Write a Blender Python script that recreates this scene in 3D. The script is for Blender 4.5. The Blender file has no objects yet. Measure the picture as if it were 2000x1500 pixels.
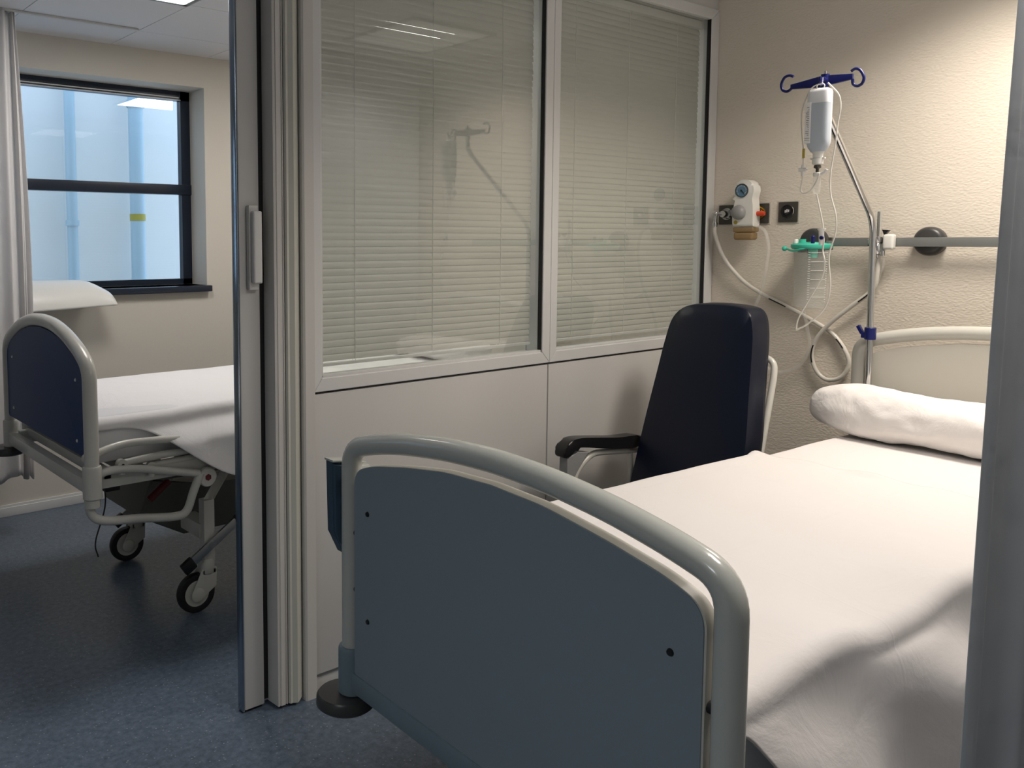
import bpy, bmesh, math, random
from mathutils import Vector, Matrix, noise
random.seed(4)
R = math.radians
PI = math.pi
col = bpy.context.scene.collection
sc = bpy.context.scene

# ------------------------------------------------------------------ camera, world, exposure
cam = bpy.data.cameras.new('camera'); cam_o = bpy.data.objects.new('camera', cam); col.objects.link(cam_o)
YAW, PITCH, ROLL = 0.9227814603892515, 0.08158096511253188, -0.0021756693328633704
cy_, sy_, cp_, sp_, cr_, sr_ = math.cos(YAW), math.sin(YAW), math.cos(PITCH), math.sin(PITCH), math.cos(ROLL), math.sin(ROLL)
fwd = Vector((cy_*cp_, sy_*cp_, -sp_)); rt = Vector((sy_, -cy_, 0)); up = rt.cross(fwd)
r2 = cr_*rt + sr_*up; u2 = -sr_*rt + cr_*up
M_ = Matrix((r2, u2, -fwd)).transposed().to_4x4(); M_.translation = Vector((0, 0, 1.5))
cam_o.matrix_world = M_
cam.sensor_width = 36; cam.lens = 1687.59/2000*36
cam.shift_x = (1000-701.62)/2000; cam.shift_y = -(750-610.08)/2000
cam.clip_start = 0.02
sc.camera = cam_o

w = bpy.data.worlds.new('world'); sc.world = w; w.use_nodes = True
bg = w.node_tree.nodes['Background']
bg.inputs[0].default_value = (0.60, 0.75, 1.0, 1); bg.inputs[1].default_value = 2.3

LAMP_MAIN = 19.0     # watts, bed bay
LAMP_FOOT = 14.0
LAMP_FILL = 12.0      # unseen fill added behind the camera
LAMP_SIDE = 14.0     # diffusers in the window room

sc.view_settings.view_transform = 'Standard'; sc.view_settings.look = 'None'
sc.view_settings.gamma = 1; sc.view_settings.use_curve_mapping = False
sc.view_settings.exposure = 0.2

# ------------------------------------------------------------------ materials
def mat(name, color, rough=0.5, metal=0.0, bump=None, var=None, coat=0.0, spec=0.5, emit=None, trans=0.0, alpha=1.0, ior=1.45, sheen=0.0, sss=0.0):
    m = bpy.data.materials.new(name); m.use_nodes = True
    nt = m.node_tree; b = nt.nodes['Principled BSDF']
    b.inputs['Base Color'].default_value = (*color, 1); b.inputs['Roughness'].default_value = rough
    b.inputs['Metallic'].default_value = metal; b.inputs['Coat Weight'].default_value = coat
    b.inputs['Specular IOR Level'].default_value = spec; b.inputs['IOR'].default_value = ior
    b.inputs['Transmission Weight'].default_value = trans; b.inputs['Alpha'].default_value = alpha
    b.inputs['Sheen Weight'].default_value = sheen
    if emit:
        b.inputs['Emission Color'].default_value = (*emit[0], 1); b.inputs['Emission Strength'].default_value = emit[1]
    tc = nt.nodes.new('ShaderNodeTexCoord')
    if var:   # (scale, amount)
        n = nt.nodes.new('ShaderNodeTexNoise'); n.inputs['Scale'].default_value = var[0]; n.inputs['Detail'].default_value = 4
        nt.links.new(tc.outputs['Object'], n.inputs['Vector'])
        mx = nt.nodes.new('ShaderNodeMix'); mx.data_type = 'RGBA'
        mx.inputs[6].default_value = (*[c*(1-var[1]) for c in color], 1); mx.inputs[7].default_value = (*[min(1, c*(1+var[1])) for c in color], 1)
        nt.links.new(n.outputs[0], mx.inputs[0]); nt.links.new(mx.outputs[2], b.inputs['Base Color'])
    if bump:  # (scale, strength, distance)
        n = nt.nodes.new('ShaderNodeTexNoise'); n.inputs['Scale'].default_value = bump[0]; n.inputs['Detail'].default_value = 3
        nt.links.new(tc.outputs['Object'], n.inputs['Vector'])
        bp = nt.nodes.new('ShaderNodeBump'); bp.inputs['Strength'].default_value = bump[1]; bp.inputs['Distance'].default_value = bump[2]
        nt.links.new(n.outputs[0], bp.inputs['Height']); nt.links.new(bp.outputs[0], b.inputs['Normal'])
    return m

def glass_mat(name, tint=(0.93, 0.96, 0.95), reflect_max=1.0, ior=1.5, rough=0.0):
    m = bpy.data.materials.new(name); m.use_nodes = True; nt = m.node_tree; nt.nodes.clear()
    out = nt.nodes.new('ShaderNodeOutputMaterial'); mix = nt.nodes.new('ShaderNodeMixShader')
    tr = nt.nodes.new('ShaderNodeBsdfTransparent'); tr.inputs[0].default_value = (*tint, 1)
    gl = nt.nodes.new('ShaderNodeBsdfGlossy'); gl.inputs['Roughness'].default_value = rough
    fr = nt.nodes.new('ShaderNodeFresnel'); fr.inputs[0].default_value = ior
    mu = nt.nodes.new('ShaderNodeMath'); mu.operation = 'MULTIPLY'; mu.inputs[1].default_value = reflect_max; mu.use_clamp = True
    ge = nt.nodes.new('ShaderNodeNewGeometry'); inv = nt.nodes.new('ShaderNodeMath'); inv.operation = 'SUBTRACT'; inv.inputs[0].default_value = 1
    m2 = nt.nodes.new('ShaderNodeMath'); m2.operation = 'MULTIPLY'; nt.links.new(ge.outputs['Backfacing'], inv.inputs[1])
    nt.links.new(fr.outputs[0], mu.inputs[0]); nt.links.new(mu.outputs[0], m2.inputs[0]); nt.links.new(inv.outputs[0], m2.inputs[1]); nt.links.new(m2.outputs[0], mix.inputs[0])
    nt.links.new(tr.outputs[0], mix.inputs[1]); nt.links.new(gl.outputs[0], mix.inputs[2]); nt.links.new(mix.outputs[0], out.inputs[0])
    return m

def wallpaper_mat():
    m = mat('woven_wallpaper', (0.73, 0.665, 0.575), 0.62)
    nt = m.node_tree; b = nt.nodes['Principled BSDF']
    tc = [n for n in nt.nodes if n.type == 'TEX_COORD'][0]
    mp = nt.nodes.new('ShaderNodeMapping'); mp.inputs['Scale'].default_value = (1, 92, 165)
    mp.inputs['Rotation'].default_value = (R(8), 0, 0)
    nt.links.new(tc.outputs['Object'], mp.inputs['Vector'])
    v = nt.nodes.new('ShaderNodeTexVoronoi'); v.feature = 'SMOOTH_F1'; v.inputs['Scale'].default_value = 1.0; v.inputs['Randomness'].default_value = 0.75
    nt.links.new(mp.outputs[0], v.inputs['Vector'])
    bp = nt.nodes.new('ShaderNodeBump'); bp.inputs['Strength'].default_value = 0.75; bp.inputs['Distance'].default_value = 0.0022; bp.invert = True
    nt.links.new(v.outputs[0], bp.inputs['Height']); nt.links.new(bp.outputs[0], b.inputs['Normal'])
    return m

def floor_mat():
    m = mat('speckled_vinyl', (0.16, 0.2, 0.27), 0.28)
    nt = m.node_tree; b = nt.nodes['Principled BSDF']
    tc = [n for n in nt.nodes if n.type == 'TEX_COORD'][0]
    n1 = nt.nodes.new('ShaderNodeTexNoise'); n1.inputs['Scale'].default_value = 45; n1.inputs['Detail'].default_value = 6; n1.inputs['Roughness'].default_value = 0.7
    n2 = nt.nodes.new('ShaderNodeTexNoise'); n2.inputs['Scale'].default_value = 1.6; n2.inputs['Detail'].default_value = 4
    v = nt.nodes.new('ShaderNodeTexVoronoi'); v.inputs['Scale'].default_value = 55
    for x in (n1, n2, v): nt.links.new(tc.outputs['Object'], x.inputs['Vector'])
    cr = nt.nodes.new('ShaderNodeValToRGB'); nt.links.new(n1.outputs[0], cr.inputs[0])
    cr.color_ramp.elements[0].position = 0.3; cr.color_ramp.elements[0].color = (0.052, 0.076, 0.112, 1)
    cr.color_ramp.elements[1].position = 0.72; cr.color_ramp.elements[1].color = (0.145, 0.185, 0.24, 1)
    c2 = nt.nodes.new('ShaderNodeValToRGB'); nt.links.new(v.outputs[0], c2.inputs[0])
    c2.color_ramp.elements[0].position = 0.10; c2.color_ramp.elements[0].color = (1, 1, 1, 1)
    c2.color_ramp.elements[1].position = 0.17; c2.color_ramp.elements[1].color = (0, 0, 0, 1)
    mx = nt.nodes.new('ShaderNodeMix'); mx.data_type = 'RGBA'; nt.links.new(c2.outputs[0], mx.inputs[0])
    mx.inputs[7].default_value = (0.24, 0.27, 0.30, 1); nt.links.new(cr.outputs[0], mx.inputs[6])
    nt.links.new(mx.outputs[2], b.inputs['Base Color'])
    b.inputs['Roughness'].default_value = 0.30
    return m

def cloth_mat(name, color, weave=900, fold=6, strength=0.35, trans=0.0, crease=None):
    m = mat(name, color, 0.85, sheen=0.15, spec=0.2)
    nt = m.node_tree; b = nt.nodes['Principled BSDF']
    tc = [n for n in nt.nodes if n.type == 'TEX_COORD'][0]
    n1 = nt.nodes.new('ShaderNodeTexNoise'); n1.inputs['Scale'].default_value = fold; n1.inputs['Detail'].default_value = 5; n1.inputs['Roughness'].default_value = 0.55
    n1.inputs['Distortion'].default_value = 0.6
    n2 = nt.nodes.new('ShaderNodeTexNoise'); n2.inputs['Scale'].default_value = weave; n2.inputs['Detail'].default_value = 1
    for x in (n1, n2): nt.links.new(tc.outputs['Object'], x.inputs['Vector'])
    b1 = nt.nodes.new('ShaderNodeBump'); b1.inputs['Strength'].default_value = strength; b1.inputs['Distance'].default_value = 0.02
    b2 = nt.nodes.new('ShaderNodeBump'); b2.inputs['Strength'].default_value = 0.15; b2.inputs['Distance'].default_value = 0.001
    nt.links.new(n1.outputs[0], b1.inputs['Height']); nt.links.new(n2.outputs[0], b2.inputs['Height'])
    nt.links.new(b1.outputs[0], b2.inputs['Normal']); nt.links.new(b2.outputs[0], b.inputs['Normal'])
    if crease:    # ironed fold lines, a regular grid of fine ridges
        sx = nt.nodes.new('ShaderNodeSeparateXYZ'); nt.links.new(tc.outputs['Object'], sx.inputs[0]); hs_ = []
        for ax, (per, off) in zip((0, 1), crease):
            a_ = nt.nodes.new('ShaderNodeMath'); a_.operation = 'ADD'; a_.inputs[1].default_value = off; nt.links.new(sx.outputs[ax], a_.inputs[0])
            p_ = nt.nodes.new('ShaderNodeMath'); p_.operation = 'PINGPONG'; p_.inputs[1].default_value = per; nt.links.new(a_.outputs[0], p_.inputs[0])
            r_ = nt.nodes.new('ShaderNodeMapRange'); r_.inputs['From Max'].default_value = .006; r_.inputs['To Min'].default_value = 1; r_.inputs['To Max'].default_value = 0; r_.interpolation_type = 'SMOOTHSTEP'
            nt.links.new(p_.outputs[0], r_.inputs[0]); hs_.append(r_)
        mxx = nt.nodes.new('ShaderNodeMath'); mxx.operation = 'MAXIMUM'; nt.links.new(hs_[0].outputs[0], mxx.inputs[0]); nt.links.new(hs_[1].outputs[0], mxx.inputs[1])
        b3 = nt.nodes.new('ShaderNodeBump'); b3.inputs['Strength'].default_value = .35; b3.inputs['Distance'].default_value = .0012
        nt.links.new(mxx.outputs[0], b3.inputs['Height']); nt.links.new(b2.outputs[0], b3.inputs['Normal']); nt.links.new(b3.outputs[0], b.inputs['Normal'])
    if trans:
        out = [n for n in nt.nodes if n.type == 'OUTPUT_MATERIAL'][0]
        tl = nt.nodes.new('ShaderNodeBsdfTranslucent'); tl.inputs[0].default_value = (*color, 1)
        ms = nt.nodes.new('ShaderNodeMixShader'); ms.inputs[0].default_value = trans
        nt.links.new(b.outputs[0], ms.inputs[1]); nt.links.new(tl.outputs[0], ms.inputs[2]); nt.links.new(ms.outputs[0], out.inputs[0])
    return m

M = {
 'wallpaper': wallpaper_mat(),
 'plaster': mat('cream_plaster', (0.66, 0.62, 0.55), 0.7, bump=(60, 0.15, 0.002)),
 'floor': floor_mat(),
 'tile': mat('ceiling_tile_white', (0.78, 0.78, 0.8), 0.85, bump=(250, 0.2, 0.001)),
 'gap': mat('dark_gap', (0.05, 0.05, 0.05), 0.8),
 'laminate': mat('pale_grey_laminate', (0.60, 0.588, 0.57), 0.45, var=(3, 0.03)),
 'alu': mat('white_lacquered_aluminium', (0.66, 0.66, 0.65), 0.32),
 'door_grey': mat('grey_lacquered_door', (0.56, 0.555, 0.54), 0.38),
 'door_light': mat('light_door_edge', (0.60, 0.585, 0.56), 0.4),
 'door_green': mat('greenish_grey_door_edge', (0.57, 0.57, 0.51), 0.4),
 'rubber': mat('black_rubber', (0.012, 0.012, 0.013), 0.55),
 'edge_metal': mat('polished_edge_metal', (0.30, 0.36, 0.44), 0.18, 1.0),
 'chrome': mat('chrome', (0.62, 0.62, 0.62), 0.12, 1.0),
 'steel': mat('brushed_steel', (0.42, 0.43, 0.43), 0.33, 1.0),
 'rail_grey': mat('grey_anodised_rail', (0.22, 0.23, 0.225), 0.4, 0.3),
 'glass': glass_mat('partition_glass', (0.945, 0.955, 0.94), 2.0),
 'glass_out': glass_mat('window_glass', (0.85, 0.92, 0.95), 2.2),
 'slat': mat('blind_slat', (0.60, 0.595, 0.565), 0.4),
 'navyframe': mat('dark_navy_window_frame', (0.012, 0.02, 0.038), 0.32),
 'bedpaint': mat('light_grey_bed_enamel', (0.50, 0.51, 0.47), 0.22, coat=0.3, var=(30, 0.02)),
 'bedcream': mat('cream_bed_enamel', (0.56, 0.55, 0.50), 0.28, coat=0.2, var=(30, 0.03)),
 'foot_grey': mat('blue_grey_footboard', (0.235, 0.29, 0.325), 0.5),
 'foot_navy': mat('navy_footboard', (0.003, 0.036, 0.135), 0.45, spec=0.3),
 'panel_edge': mat('cream_panel', (0.60, 0.575, 0.51), 0.4),
 'bluesleeve': mat('blue_grey_sleeve', (0.17, 0.23, 0.26), 0.42),
 'sheet': cloth_mat('white_sheet', (0.79, 0.755, 0.74), strength=0.22, fold=7, crease=((.34, .05), (.22, .08))),
 'sheet_cool': cloth_mat('white_sheet_cool', (0.82, 0.80, 0.80), strength=0.3, fold=6),
 'mattress': cloth_mat('mattress_cover', (0.72, 0.72, 0.73), strength=0.1),
 'pillow': cloth_mat('pillow_white', (0.86, 0.83, 0.81), strength=0.45, fold=9),
 'curtain': cloth_mat('white_curtain', (0.86, 0.84, 0.83), strength=0.3, fold=10, trans=0.35),
 'curtain_grey': cloth_mat('grey_curtain', (0.62, 0.65, 0.69), strength=0.2, fold=5, trans=0.22),
 'leather': mat('navy_leatherette', (0.002, 0.005, 0.017), 0.36, bump=(140, 0.08, 0.001), spec=0.4),
 'black_pl': mat('black_plastic', (0.012, 0.012, 0.013), 0.28),
 'darkgrey': mat('dark_grey_plastic', (0.045, 0.045, 0.045), 0.35),
 'royal': mat('royal_blue_plastic', (0.007, 0.011, 0.11), 0.32),
 'white_pl': mat('white_plastic', (0.78, 0.77, 0.73), 0.3, coat=0.2),
 'grey_dome': mat('grey_knob', (0.28, 0.28, 0.28), 0.4),
 'red': mat('red_plastic', (0.62, 0.06, 0.02), 0.35),
 'darkred': mat('dark_red_grip', (0.12, 0.01, 0.015), 0.45),
 'amber': mat('amber_trap', (0.50, 0.36, 0.20), 0.15, trans=0.55, ior=1.1),
 'teal': mat('teal_plastic', (0.06, 0.52, 0.38), 0.35),
 'hose': mat('white_rubber_hose', (0.68, 0.65, 0.59), 0.35, coat=0.2),
 'clear': mat('clear_tube', (0.85, 0.83, 0.78), 0.25, alpha=0.26),
 'tube_white': mat('milky_tube', (0.82, 0.79, 0.72), 0.3, alpha=0.85),
 'can': mat('clear_canister', (0.62, 0.66, 0.64), 0.10, alpha=0.16, coat=0.5),
 'milky': mat('translucent_white_plastic', (0.80, 0.82, 0.85), 0.3, sheen=0.2),
 'fluid': mat('fluid_behind_plastic', (0.50, 0.55, 0.61), 0.35),
 'paper': mat('white_label', (0.82, 0.81, 0.79), 0.6),
 'yellow': mat('yellow_sticker', (0.40, 0.32, 0.04), 0.5),
 'brass': mat('brass', (0.5, 0.36, 0.12), 0.3, 1.0),
 'plate': mat('dark_bronze_plate', (0.075, 0.07, 0.06), 0.38, 0.4),
 'dial': mat('dial_blue', (0.10, 0.20, 0.30), 0.4),
 'remote': mat('dark_blue_grey_plastic', (0.045, 0.08, 0.12), 0.35),
 'base_grey': mat('dark_green_grey_cover', (0.085, 0.088, 0.075), 0.45),
 'ext': mat('exterior_cladding', (0.82, 0.78, 0.73), 0.6, var=(1.2, 0.05)),
 'pipe': mat('exterior_pipe', (0.42, 0.53, 0.58), 0.4),
 'diff_louvre': mat('louvre_face', (0.5, 0.5, 0.5), 0.5, emit=((1.0, 0.93, 0.82), 0.4)),
 'diff_side': mat('lamp_diffuser_side', (0.9, 0.9, 0.9), 0.6, emit=((1.0, 0.95, 0.90), LAMP_SIDE)),
}

# ------------------------------------------------------------------ mesh helpers
class MB:
    def __init__(s): s.bm = bmesh.new()
    def _add(s, verts, faces):
        vs = [s.bm.verts.new(v) for v in verts]
        for f in faces:
            try: s.bm.faces.new([vs[i] for i in f])
            except ValueError: pass
        return vs
    def box(s, x0, x1, y0, y1, z0, z1, bev=0.0, seg=2):
        x0, x1 = min(x0, x1), max(x0, x1); y0, y1 = min(y0, y1), max(y0, y1); z0, z1 = min(z0, z1), max(z0, z1)
        t = bmesh.new()
        vs = [t.verts.new((x, y, z)) for x in (x0, x1) for y in (y0, y1) for z in (z0, z1)]
        for f in ((0, 1, 3, 2), (4, 6, 7, 5), (0, 4, 5, 1), (2, 3, 7, 6), (0, 2, 6, 4), (1, 5, 7, 3)): t.faces.new([vs[i] for i in f])
        if bev: bmesh.ops.bevel(t, geom=list(t.edges), offset=bev, segments=seg, affect='EDGES', profile=0.6)
        s.merge(t); return s
    def merge(s, t, mtx=None):
        m = bpy.data.meshes.new('tmp'); t.to_mesh(m); t.free()
        if mtx: m.transform(mtx)
        s.bm.from_mesh(m); bpy.data.meshes.remove(m)
    def obox(s, c, size, rot, bev=0.0):   # oriented box: centre, size, euler
        t = MB(); t.box(-size[0]/2, size[0]/2, -size[1]/2, size[1]/2, -size[2]/2, size[2]/2, bev)
        from mathutils import Euler
        s.merge(t.bm, Matrix.Translation(c) @ Euler(rot).to_matrix().to_4x4()); return s
    def tube(s, pts, r, seg=14, closed=False, caps=True, flat=None):
        pts = [Vector(p) for p in pts]; n = len(pts)
        rs = r if isinstance(r, (list, tuple)) else [r]*n
        tang = []
        for i in range(n):
            a = pts[(i-1) % n] if (closed or i > 0) else pts[i]; b = pts[(i+1) % n] if (closed or i < n-1) else pts[i]
            d = (b-a); tang.append(d.normalized() if d.length > 1e-9 else Vector((0, 0, 1)))
        ref = Vector((0, 0, 1)) if abs(tang[0].z) < 0.9 else Vector((1, 0, 0))
        u = tang[0].cross(ref).normalized(); rings = []
        for i in range(n):
            if i: 
                ax = tang[i-1].cross(tang[i])
                if ax.length > 1e-7:
                    u = Matrix.Rotation(math.atan2(ax.length, tang[i-1].dot(tang[i])), 3, ax.normalized()) @ u
            u = (u - tang[i]*u.dot(tang[i])).normalized(); v = tang[i].cross(u)
            rings.append([s.bm.verts.new(pts[i] + (u*math.cos(2*PI*k/seg) + v*math.sin(2*PI*k/seg))*rs[i]) for k in range(seg)])
        for i in range(n if closed else n-1):
            A, B = rings[i], rings[(i+1) % n]
            for k in range(seg): s.bm.faces.new((A[k], A[(k+1) % seg], B[(k+1) % seg], B[k]))
        if caps and not closed:
            s.bm.faces.new(rings[0][::-1]); s.bm.faces.new(rings[-1])
        return s
    def cyl(s, a, b, r, r2=None, seg=24):
        a, b = Vector(a), Vector(b)
        s.tube([a, b], [r, r if r2 is None else r2], seg); return s
    def lathe(s, prof, o=(0, 0, 0), axis='z', seg=32, cap=True):
        o = Vector(o); rings = []
        for (r, h) in prof:
            ring = []
            for k in range(seg):
                a = 2*PI*k/seg; c, d = r*math.cos(a), r*math.sin(a)
                p = {'z': (c, d, h), 'x': (h, c, d), 'y': (d, h, c)}[axis]
                ring.append(s.bm.verts.new(o+Vector(p)))
            rings.append(ring)
        for A, B in zip(rings, rings[1:]):
            for k in range(seg): s.bm.faces.new((A[k], A[(k+1) % seg], B[(k+1) % seg], B[k]))
        if cap: s.bm.faces.new(rings[0][::-1]); s.bm.faces.new(rings[-1])
        return s
    def ball(s, c, r, sx=1, sy=1, sz=1):
        t = bmesh.new(); bmesh.ops.create_uvsphere(t, u_segments=24, v_segments=14, radius=r)
        s.merge(t, Matrix.Translation(c) @ Matrix.Diagonal((sx, sy, sz, 1))); return s
    def prism(s, pts, plane, a, b, bev=0.0):   # 2D outline extruded; plane 'yz' along x, 'xz' along y, 'xy' along z
        t = bmesh.new()
        def P(p, h): return {'yz': (h, p[0], p[1]), 'xz': (p[0], h, p[1]), 'xy': (p[0], p[1], h)}[plane]
        lo = [t.verts.new(P(p, a)) for p in pts]; hi = [t.verts.new(P(p, b)) for p in pts]
        n = len(pts)
        f1 = t.faces.new(lo[::-1]); f2 = t.faces.new(hi)
        for i in range(n): t.faces.new((lo[i], lo[(i+1) % n], hi[(i+1) % n], hi[i]))
        if bev: 
            ed = list(set(f1.edges) | set(f2.edges)); bmesh.ops.bevel(t, geom=ed, offset=bev, segments=3, affect='EDGES', profile=0.6)
        s.merge(t); return s
    def grid(s, nu, nv, fn):
        vs = [[s.bm.verts.new(fn(i/(nu-1), j/(nv-1))) for j in range(nv)] for i in range(nu)]
        for i in range(nu-1):
            for j in range(nv-1): s.bm.faces.new((vs[i][j], vs[i+1][j], vs[i+1][j+1], vs[i][j+1]))
        return s
    def build(s, name, m, parent=None, smooth=True, solid=0.0, sub=0, ang=40):
        bmesh.ops.recalc_face_normals(s.bm, faces=s.bm.faces[:])
        me = bpy.data.meshes.new(name); s.bm.to_mesh(me); s.bm.free()
        me.materials.append(m)
        if smooth:
            me.polygons.foreach_set('use_smooth', [True]*len(me.polygons))
            try: me.set_sharp_from_angle(angle=R(ang))
            except Exception: pass
        o = bpy.data.objects.new(name, me); col.objects.link(o)
        if parent: o.parent = parent
        if solid:
            md = o.modifiers.new('s', 'SOLIDIFY'); md.thickness = solid; md.offset = 0
        if sub:
            md = o.modifiers.new('u', 'SUBSURF'); md.levels = sub; md.render_levels = sub
        return o

def tag(o, label=None, cat=None, group=None, kind=None):
    if label: o['label'] = label
    if cat: o['category'] = cat
    if group: o['group'] = group
    if kind: o['kind'] = kind
    return o
def empty(name, loc=(0, 0, 0), rz=0.0):
    o = bpy.data.objects.new(name, None); col.objects.link(o); o.location = loc; o.rotation_euler = (0, 0, rz); o.empty_display_size = 0.1
    return o
def struct(mb, name, m, parent=None, **k):
    o = mb.build(name, m, parent, **k)
    if not parent: tag(o, kind='structure')
    return o
def spline(pts, n=8, closed=False):
    pts = [Vector(p) for p in pts]; out = []; N = len(pts)
    rng = range(N if closed else N-1)
    for i in rng:
        p0 = pts[(i-1) % N] if (closed or i > 0) else pts[0]*2-pts[1]
        p1 = pts[i]; p2 = pts[(i+1) % N]
        p3 = pts[(i+2) % N] if (closed or i < N-2) else pts[-1]*2-pts[-2]
        for k in range(n):
            t = k/n
            out.append(0.5*((2*p1)+(p2-p0)*t+(2*p0-5*p1+4*p2-p3)*t*t+(3*p1-p0-3*p2+p3)*t**3))
    if not closed: out.append(pts[-1])
    return out
def fillet(pts, r, n=6, closed=False):
    pts = [Vector(p) for p in pts]; out = []; N = len(pts)
    for i, p in enumerate(pts):
        if not closed and i in (0, N-1): out.append(p); continue
        a = pts[(i-1) % N]; b = pts[(i+1) % N]
        rr = r[i] if isinstance(r, (list, tuple)) else r
        da = (a-p); db = (b-p); l = min(rr, da.length*0.49, db.length*0.49)
        A = p+da.normalized()*l; B = p+db.normalized()*l
        for k in range(n+1):
            t = k/n; out.append(A*(1-t)**2 + p*2*t*(1-t) + B*t*t)
    return out
def yz(x, L): return [(x, a, b) for a, b in L]
def xz(y, L): return [(a, y, b) for a, b in L]

XW = 3.842          # wall behind the bed head
YP = 2.285          # front face of the glazed partition
YW = 4.878          # window wall of the next room
ZC = 2.628
X0, Y0 = -1.9, -1.9  # the unseen ends of the room

# ------------------------------------------------------------------ structure
struct(MB().box(X0-.1, XW+.1, Y0-.1, YW+.3, -.08, 0), 'floor', M['floor'])
c = MB()
xs = [1.915+.612*k for k in range(-7, 5)]; ys = [4.485-.622*k for k in range(-1, 12)]
for i in range(len(xs)-1):
    for j in range(len(ys)-1):
        a, b = max(xs[i], X0), min(xs[i+1], XW); d, e = max(ys[j+1], Y0), min(ys[j], YW)
        if b-a < .02 or e-d < .02: continue
        c.box(a+.002, b-.002, d+.002, e-.002, ZC, ZC+.02, 0.0)
ceil = struct(c, 'ceiling', M['tile'], smooth=False)
g = MB().box(X0, XW, Y0, YW, ZC+.012, ZC+.05).build('ceiling_void', M['gap'], ceil)
struct(MB().box(XW, XW+.1, Y0-.1, YW+.3, 0, 2.7), 'wall_right', M['wallpaper'])
struct(MB().box(X0-.1, X0, Y0-.1, YW+.3, 0, 2.7), 'wall_left', M['plaster'])
struct(MB().box(X0, XW, Y0-.1, Y0, 0, 2.7), 'wall_front', M['plaster'])
# window wall: the seen opening, plus an unseen one added for daylight fill
WZ0, WZ1 = 1.232, 2.442
W = [(0.25, 2.50), (-1.55, -0.35)]
wb = MB(); xx = X0
for a, b in sorted(W):
    wb.box(xx, a, YW, YW+.3, 0, 2.7); wb.box(a, b, YW, YW+.3, 0, WZ0); wb.box(a, b, YW, YW+.3, WZ1, 2.7); xx = b
wb.box(xx, XW, YW, YW+.3, 0, 2.7)
struct(wb, 'wall_back', M['plaster'], smooth=False)
struct(MB().box(X0, XW, YW-.012, YW, 0, .064, .003).box(X0, XW, YW-.018, YW, 0, .050, .003), 'baseboard_back', M['alu'])
YF = 5.08
for k, (a, b) in enumerate(W):
    r = MB().box(a, b, YF, YF+.05, 2.385, WZ1).box(a, b, YF, YF+.05, WZ0, 1.268).box(b-.062, b, YF, YF+.05, WZ0, WZ1).box(a, a+.06, YF, YF+.05, WZ0, WZ1)
    r.box(a, b, YF-.012, YF+.05, 1.798, 1.862, .004)
    mid = a+(b-a)*.35
    r.box(mid-.03, mid+.03, YF-.005, YF+.05, WZ0, WZ1, .004)
    wn = r.build('window_%d' % (k+1), M['navyframe']); tag(wn, kind='structure')
    MB().box(a+.03, b-.03, YF+.02, YF+.026, WZ0+.02, WZ1-.02).build('window_pane', M['glass_out'], wn)
    MB().box(a-.016, b+.016, YW-.045, YF, WZ0-.038, WZ0, .006).build('window_sill', M['navyframe'], wn)
    MB().box(mid+.04, b-.075, YF-.008, YF, 2.398, 2.404).box(mid+.04, b-.063, YF-.006, YF, 2.385, 2.39).build('sash_highlight', M['alu'], wn)  # pale strips standing in for the highlight along the upper sash edge

# glazed partition
lap = MB().box(1.541, 2.6765, YP, YP+.08, .068, 1.008, .002).build('wall_middle', M['laminate']); tag(lap, kind='structure')
MB().box(2.6835, XW-.001, YP, YP+.08, .068, 1.008, .002).build('wall_panel', M['laminate'], lap)
MB().box(1.541, XW-.001, YP, YP+.08, 2.574, ZC-.001).build('wall_panel', M['laminate'], lap)
MB().box(1.54, XW-.002, YP+.02, YP+.07, .02, 1.03).build('panel_core', M['gap'], lap)
b_ = MB().box(1.545, XW-.001, YP+.014, YP+.066, 0, .062, .002).build('baseboard_middle', M['laminate']); tag(b_, kind='structure')
def glazing(name, x0, x1, fl, fr):
    z0, z1 = 1.016, 2.572
    f = MB()
    zi0, zi1 = z0+.045, z1-.048
    yf = YP-.008; yb = YP+.088
    # mitred profile: four mitred bars with a chamfered inner lip
    def bar(o1, o2, i1, i2):
        for (ya, yb2, k) in ((yf, YP+.03, 0.0), ):
            A = [o1, o2, i2, i1]
            lo = [Vector((p[0], yf, p[1])) for p in A]; hi = [Vector((p[0], yb, p[1])) for p in A]
            f._add(lo+hi, [(0, 1, 2, 3), (7, 6, 5, 4), (0, 4, 5, 1), (1, 5, 6, 2), (2, 6, 7, 3), (3, 7, 4, 0)])
    O = [(x0, z0), (x1, z0), (x1, z1), (x0, z1)]; I = [(x0+fl, zi0), (x1-fr, zi0), (x1-fr, zi1), (x0+fl, zi1)]
    for i in range(4): bar(O[i], O[(i+1) % 4], I[i], I[(i+1) % 4])
    fo = f.build(name, M['alu'], smooth=False); tag(fo, kind='structure')
    bv = fo.modifiers.new('b', 'BEVEL'); bv.width = .003; bv.segments = 2
    l = MB()
    a, b, c0, d = x0+fl, x1-fr, zi0, zi1
    l.box(a, b, YP-.003, YP+.02, c0-.001, c0+.009, .002).box(a-.001, a+.007, YP-.003, YP+.02, c0, d, .002)
    l.build('glazing_bead', M['alu'], fo)
    MB().box(b-.004, b+.001, YP-.003, YP+.014, c0, d).build('gasket', M['rubber'], fo)
    MB().box(a, b, YP+.014, YP+.019, c0, d).build('window_pane', M['glass'], fo)
    MB().box(a, b, YP+.074, YP+.079, c0, d).build('window_pane', M['glass'], fo)
    return a, b, c0, d
g1 = glazing('window_3', 1.541, 2.6795, .033, .045)
g2 = glazing('window_4', 2.6805, XW-.001, .038, .062)

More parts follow.
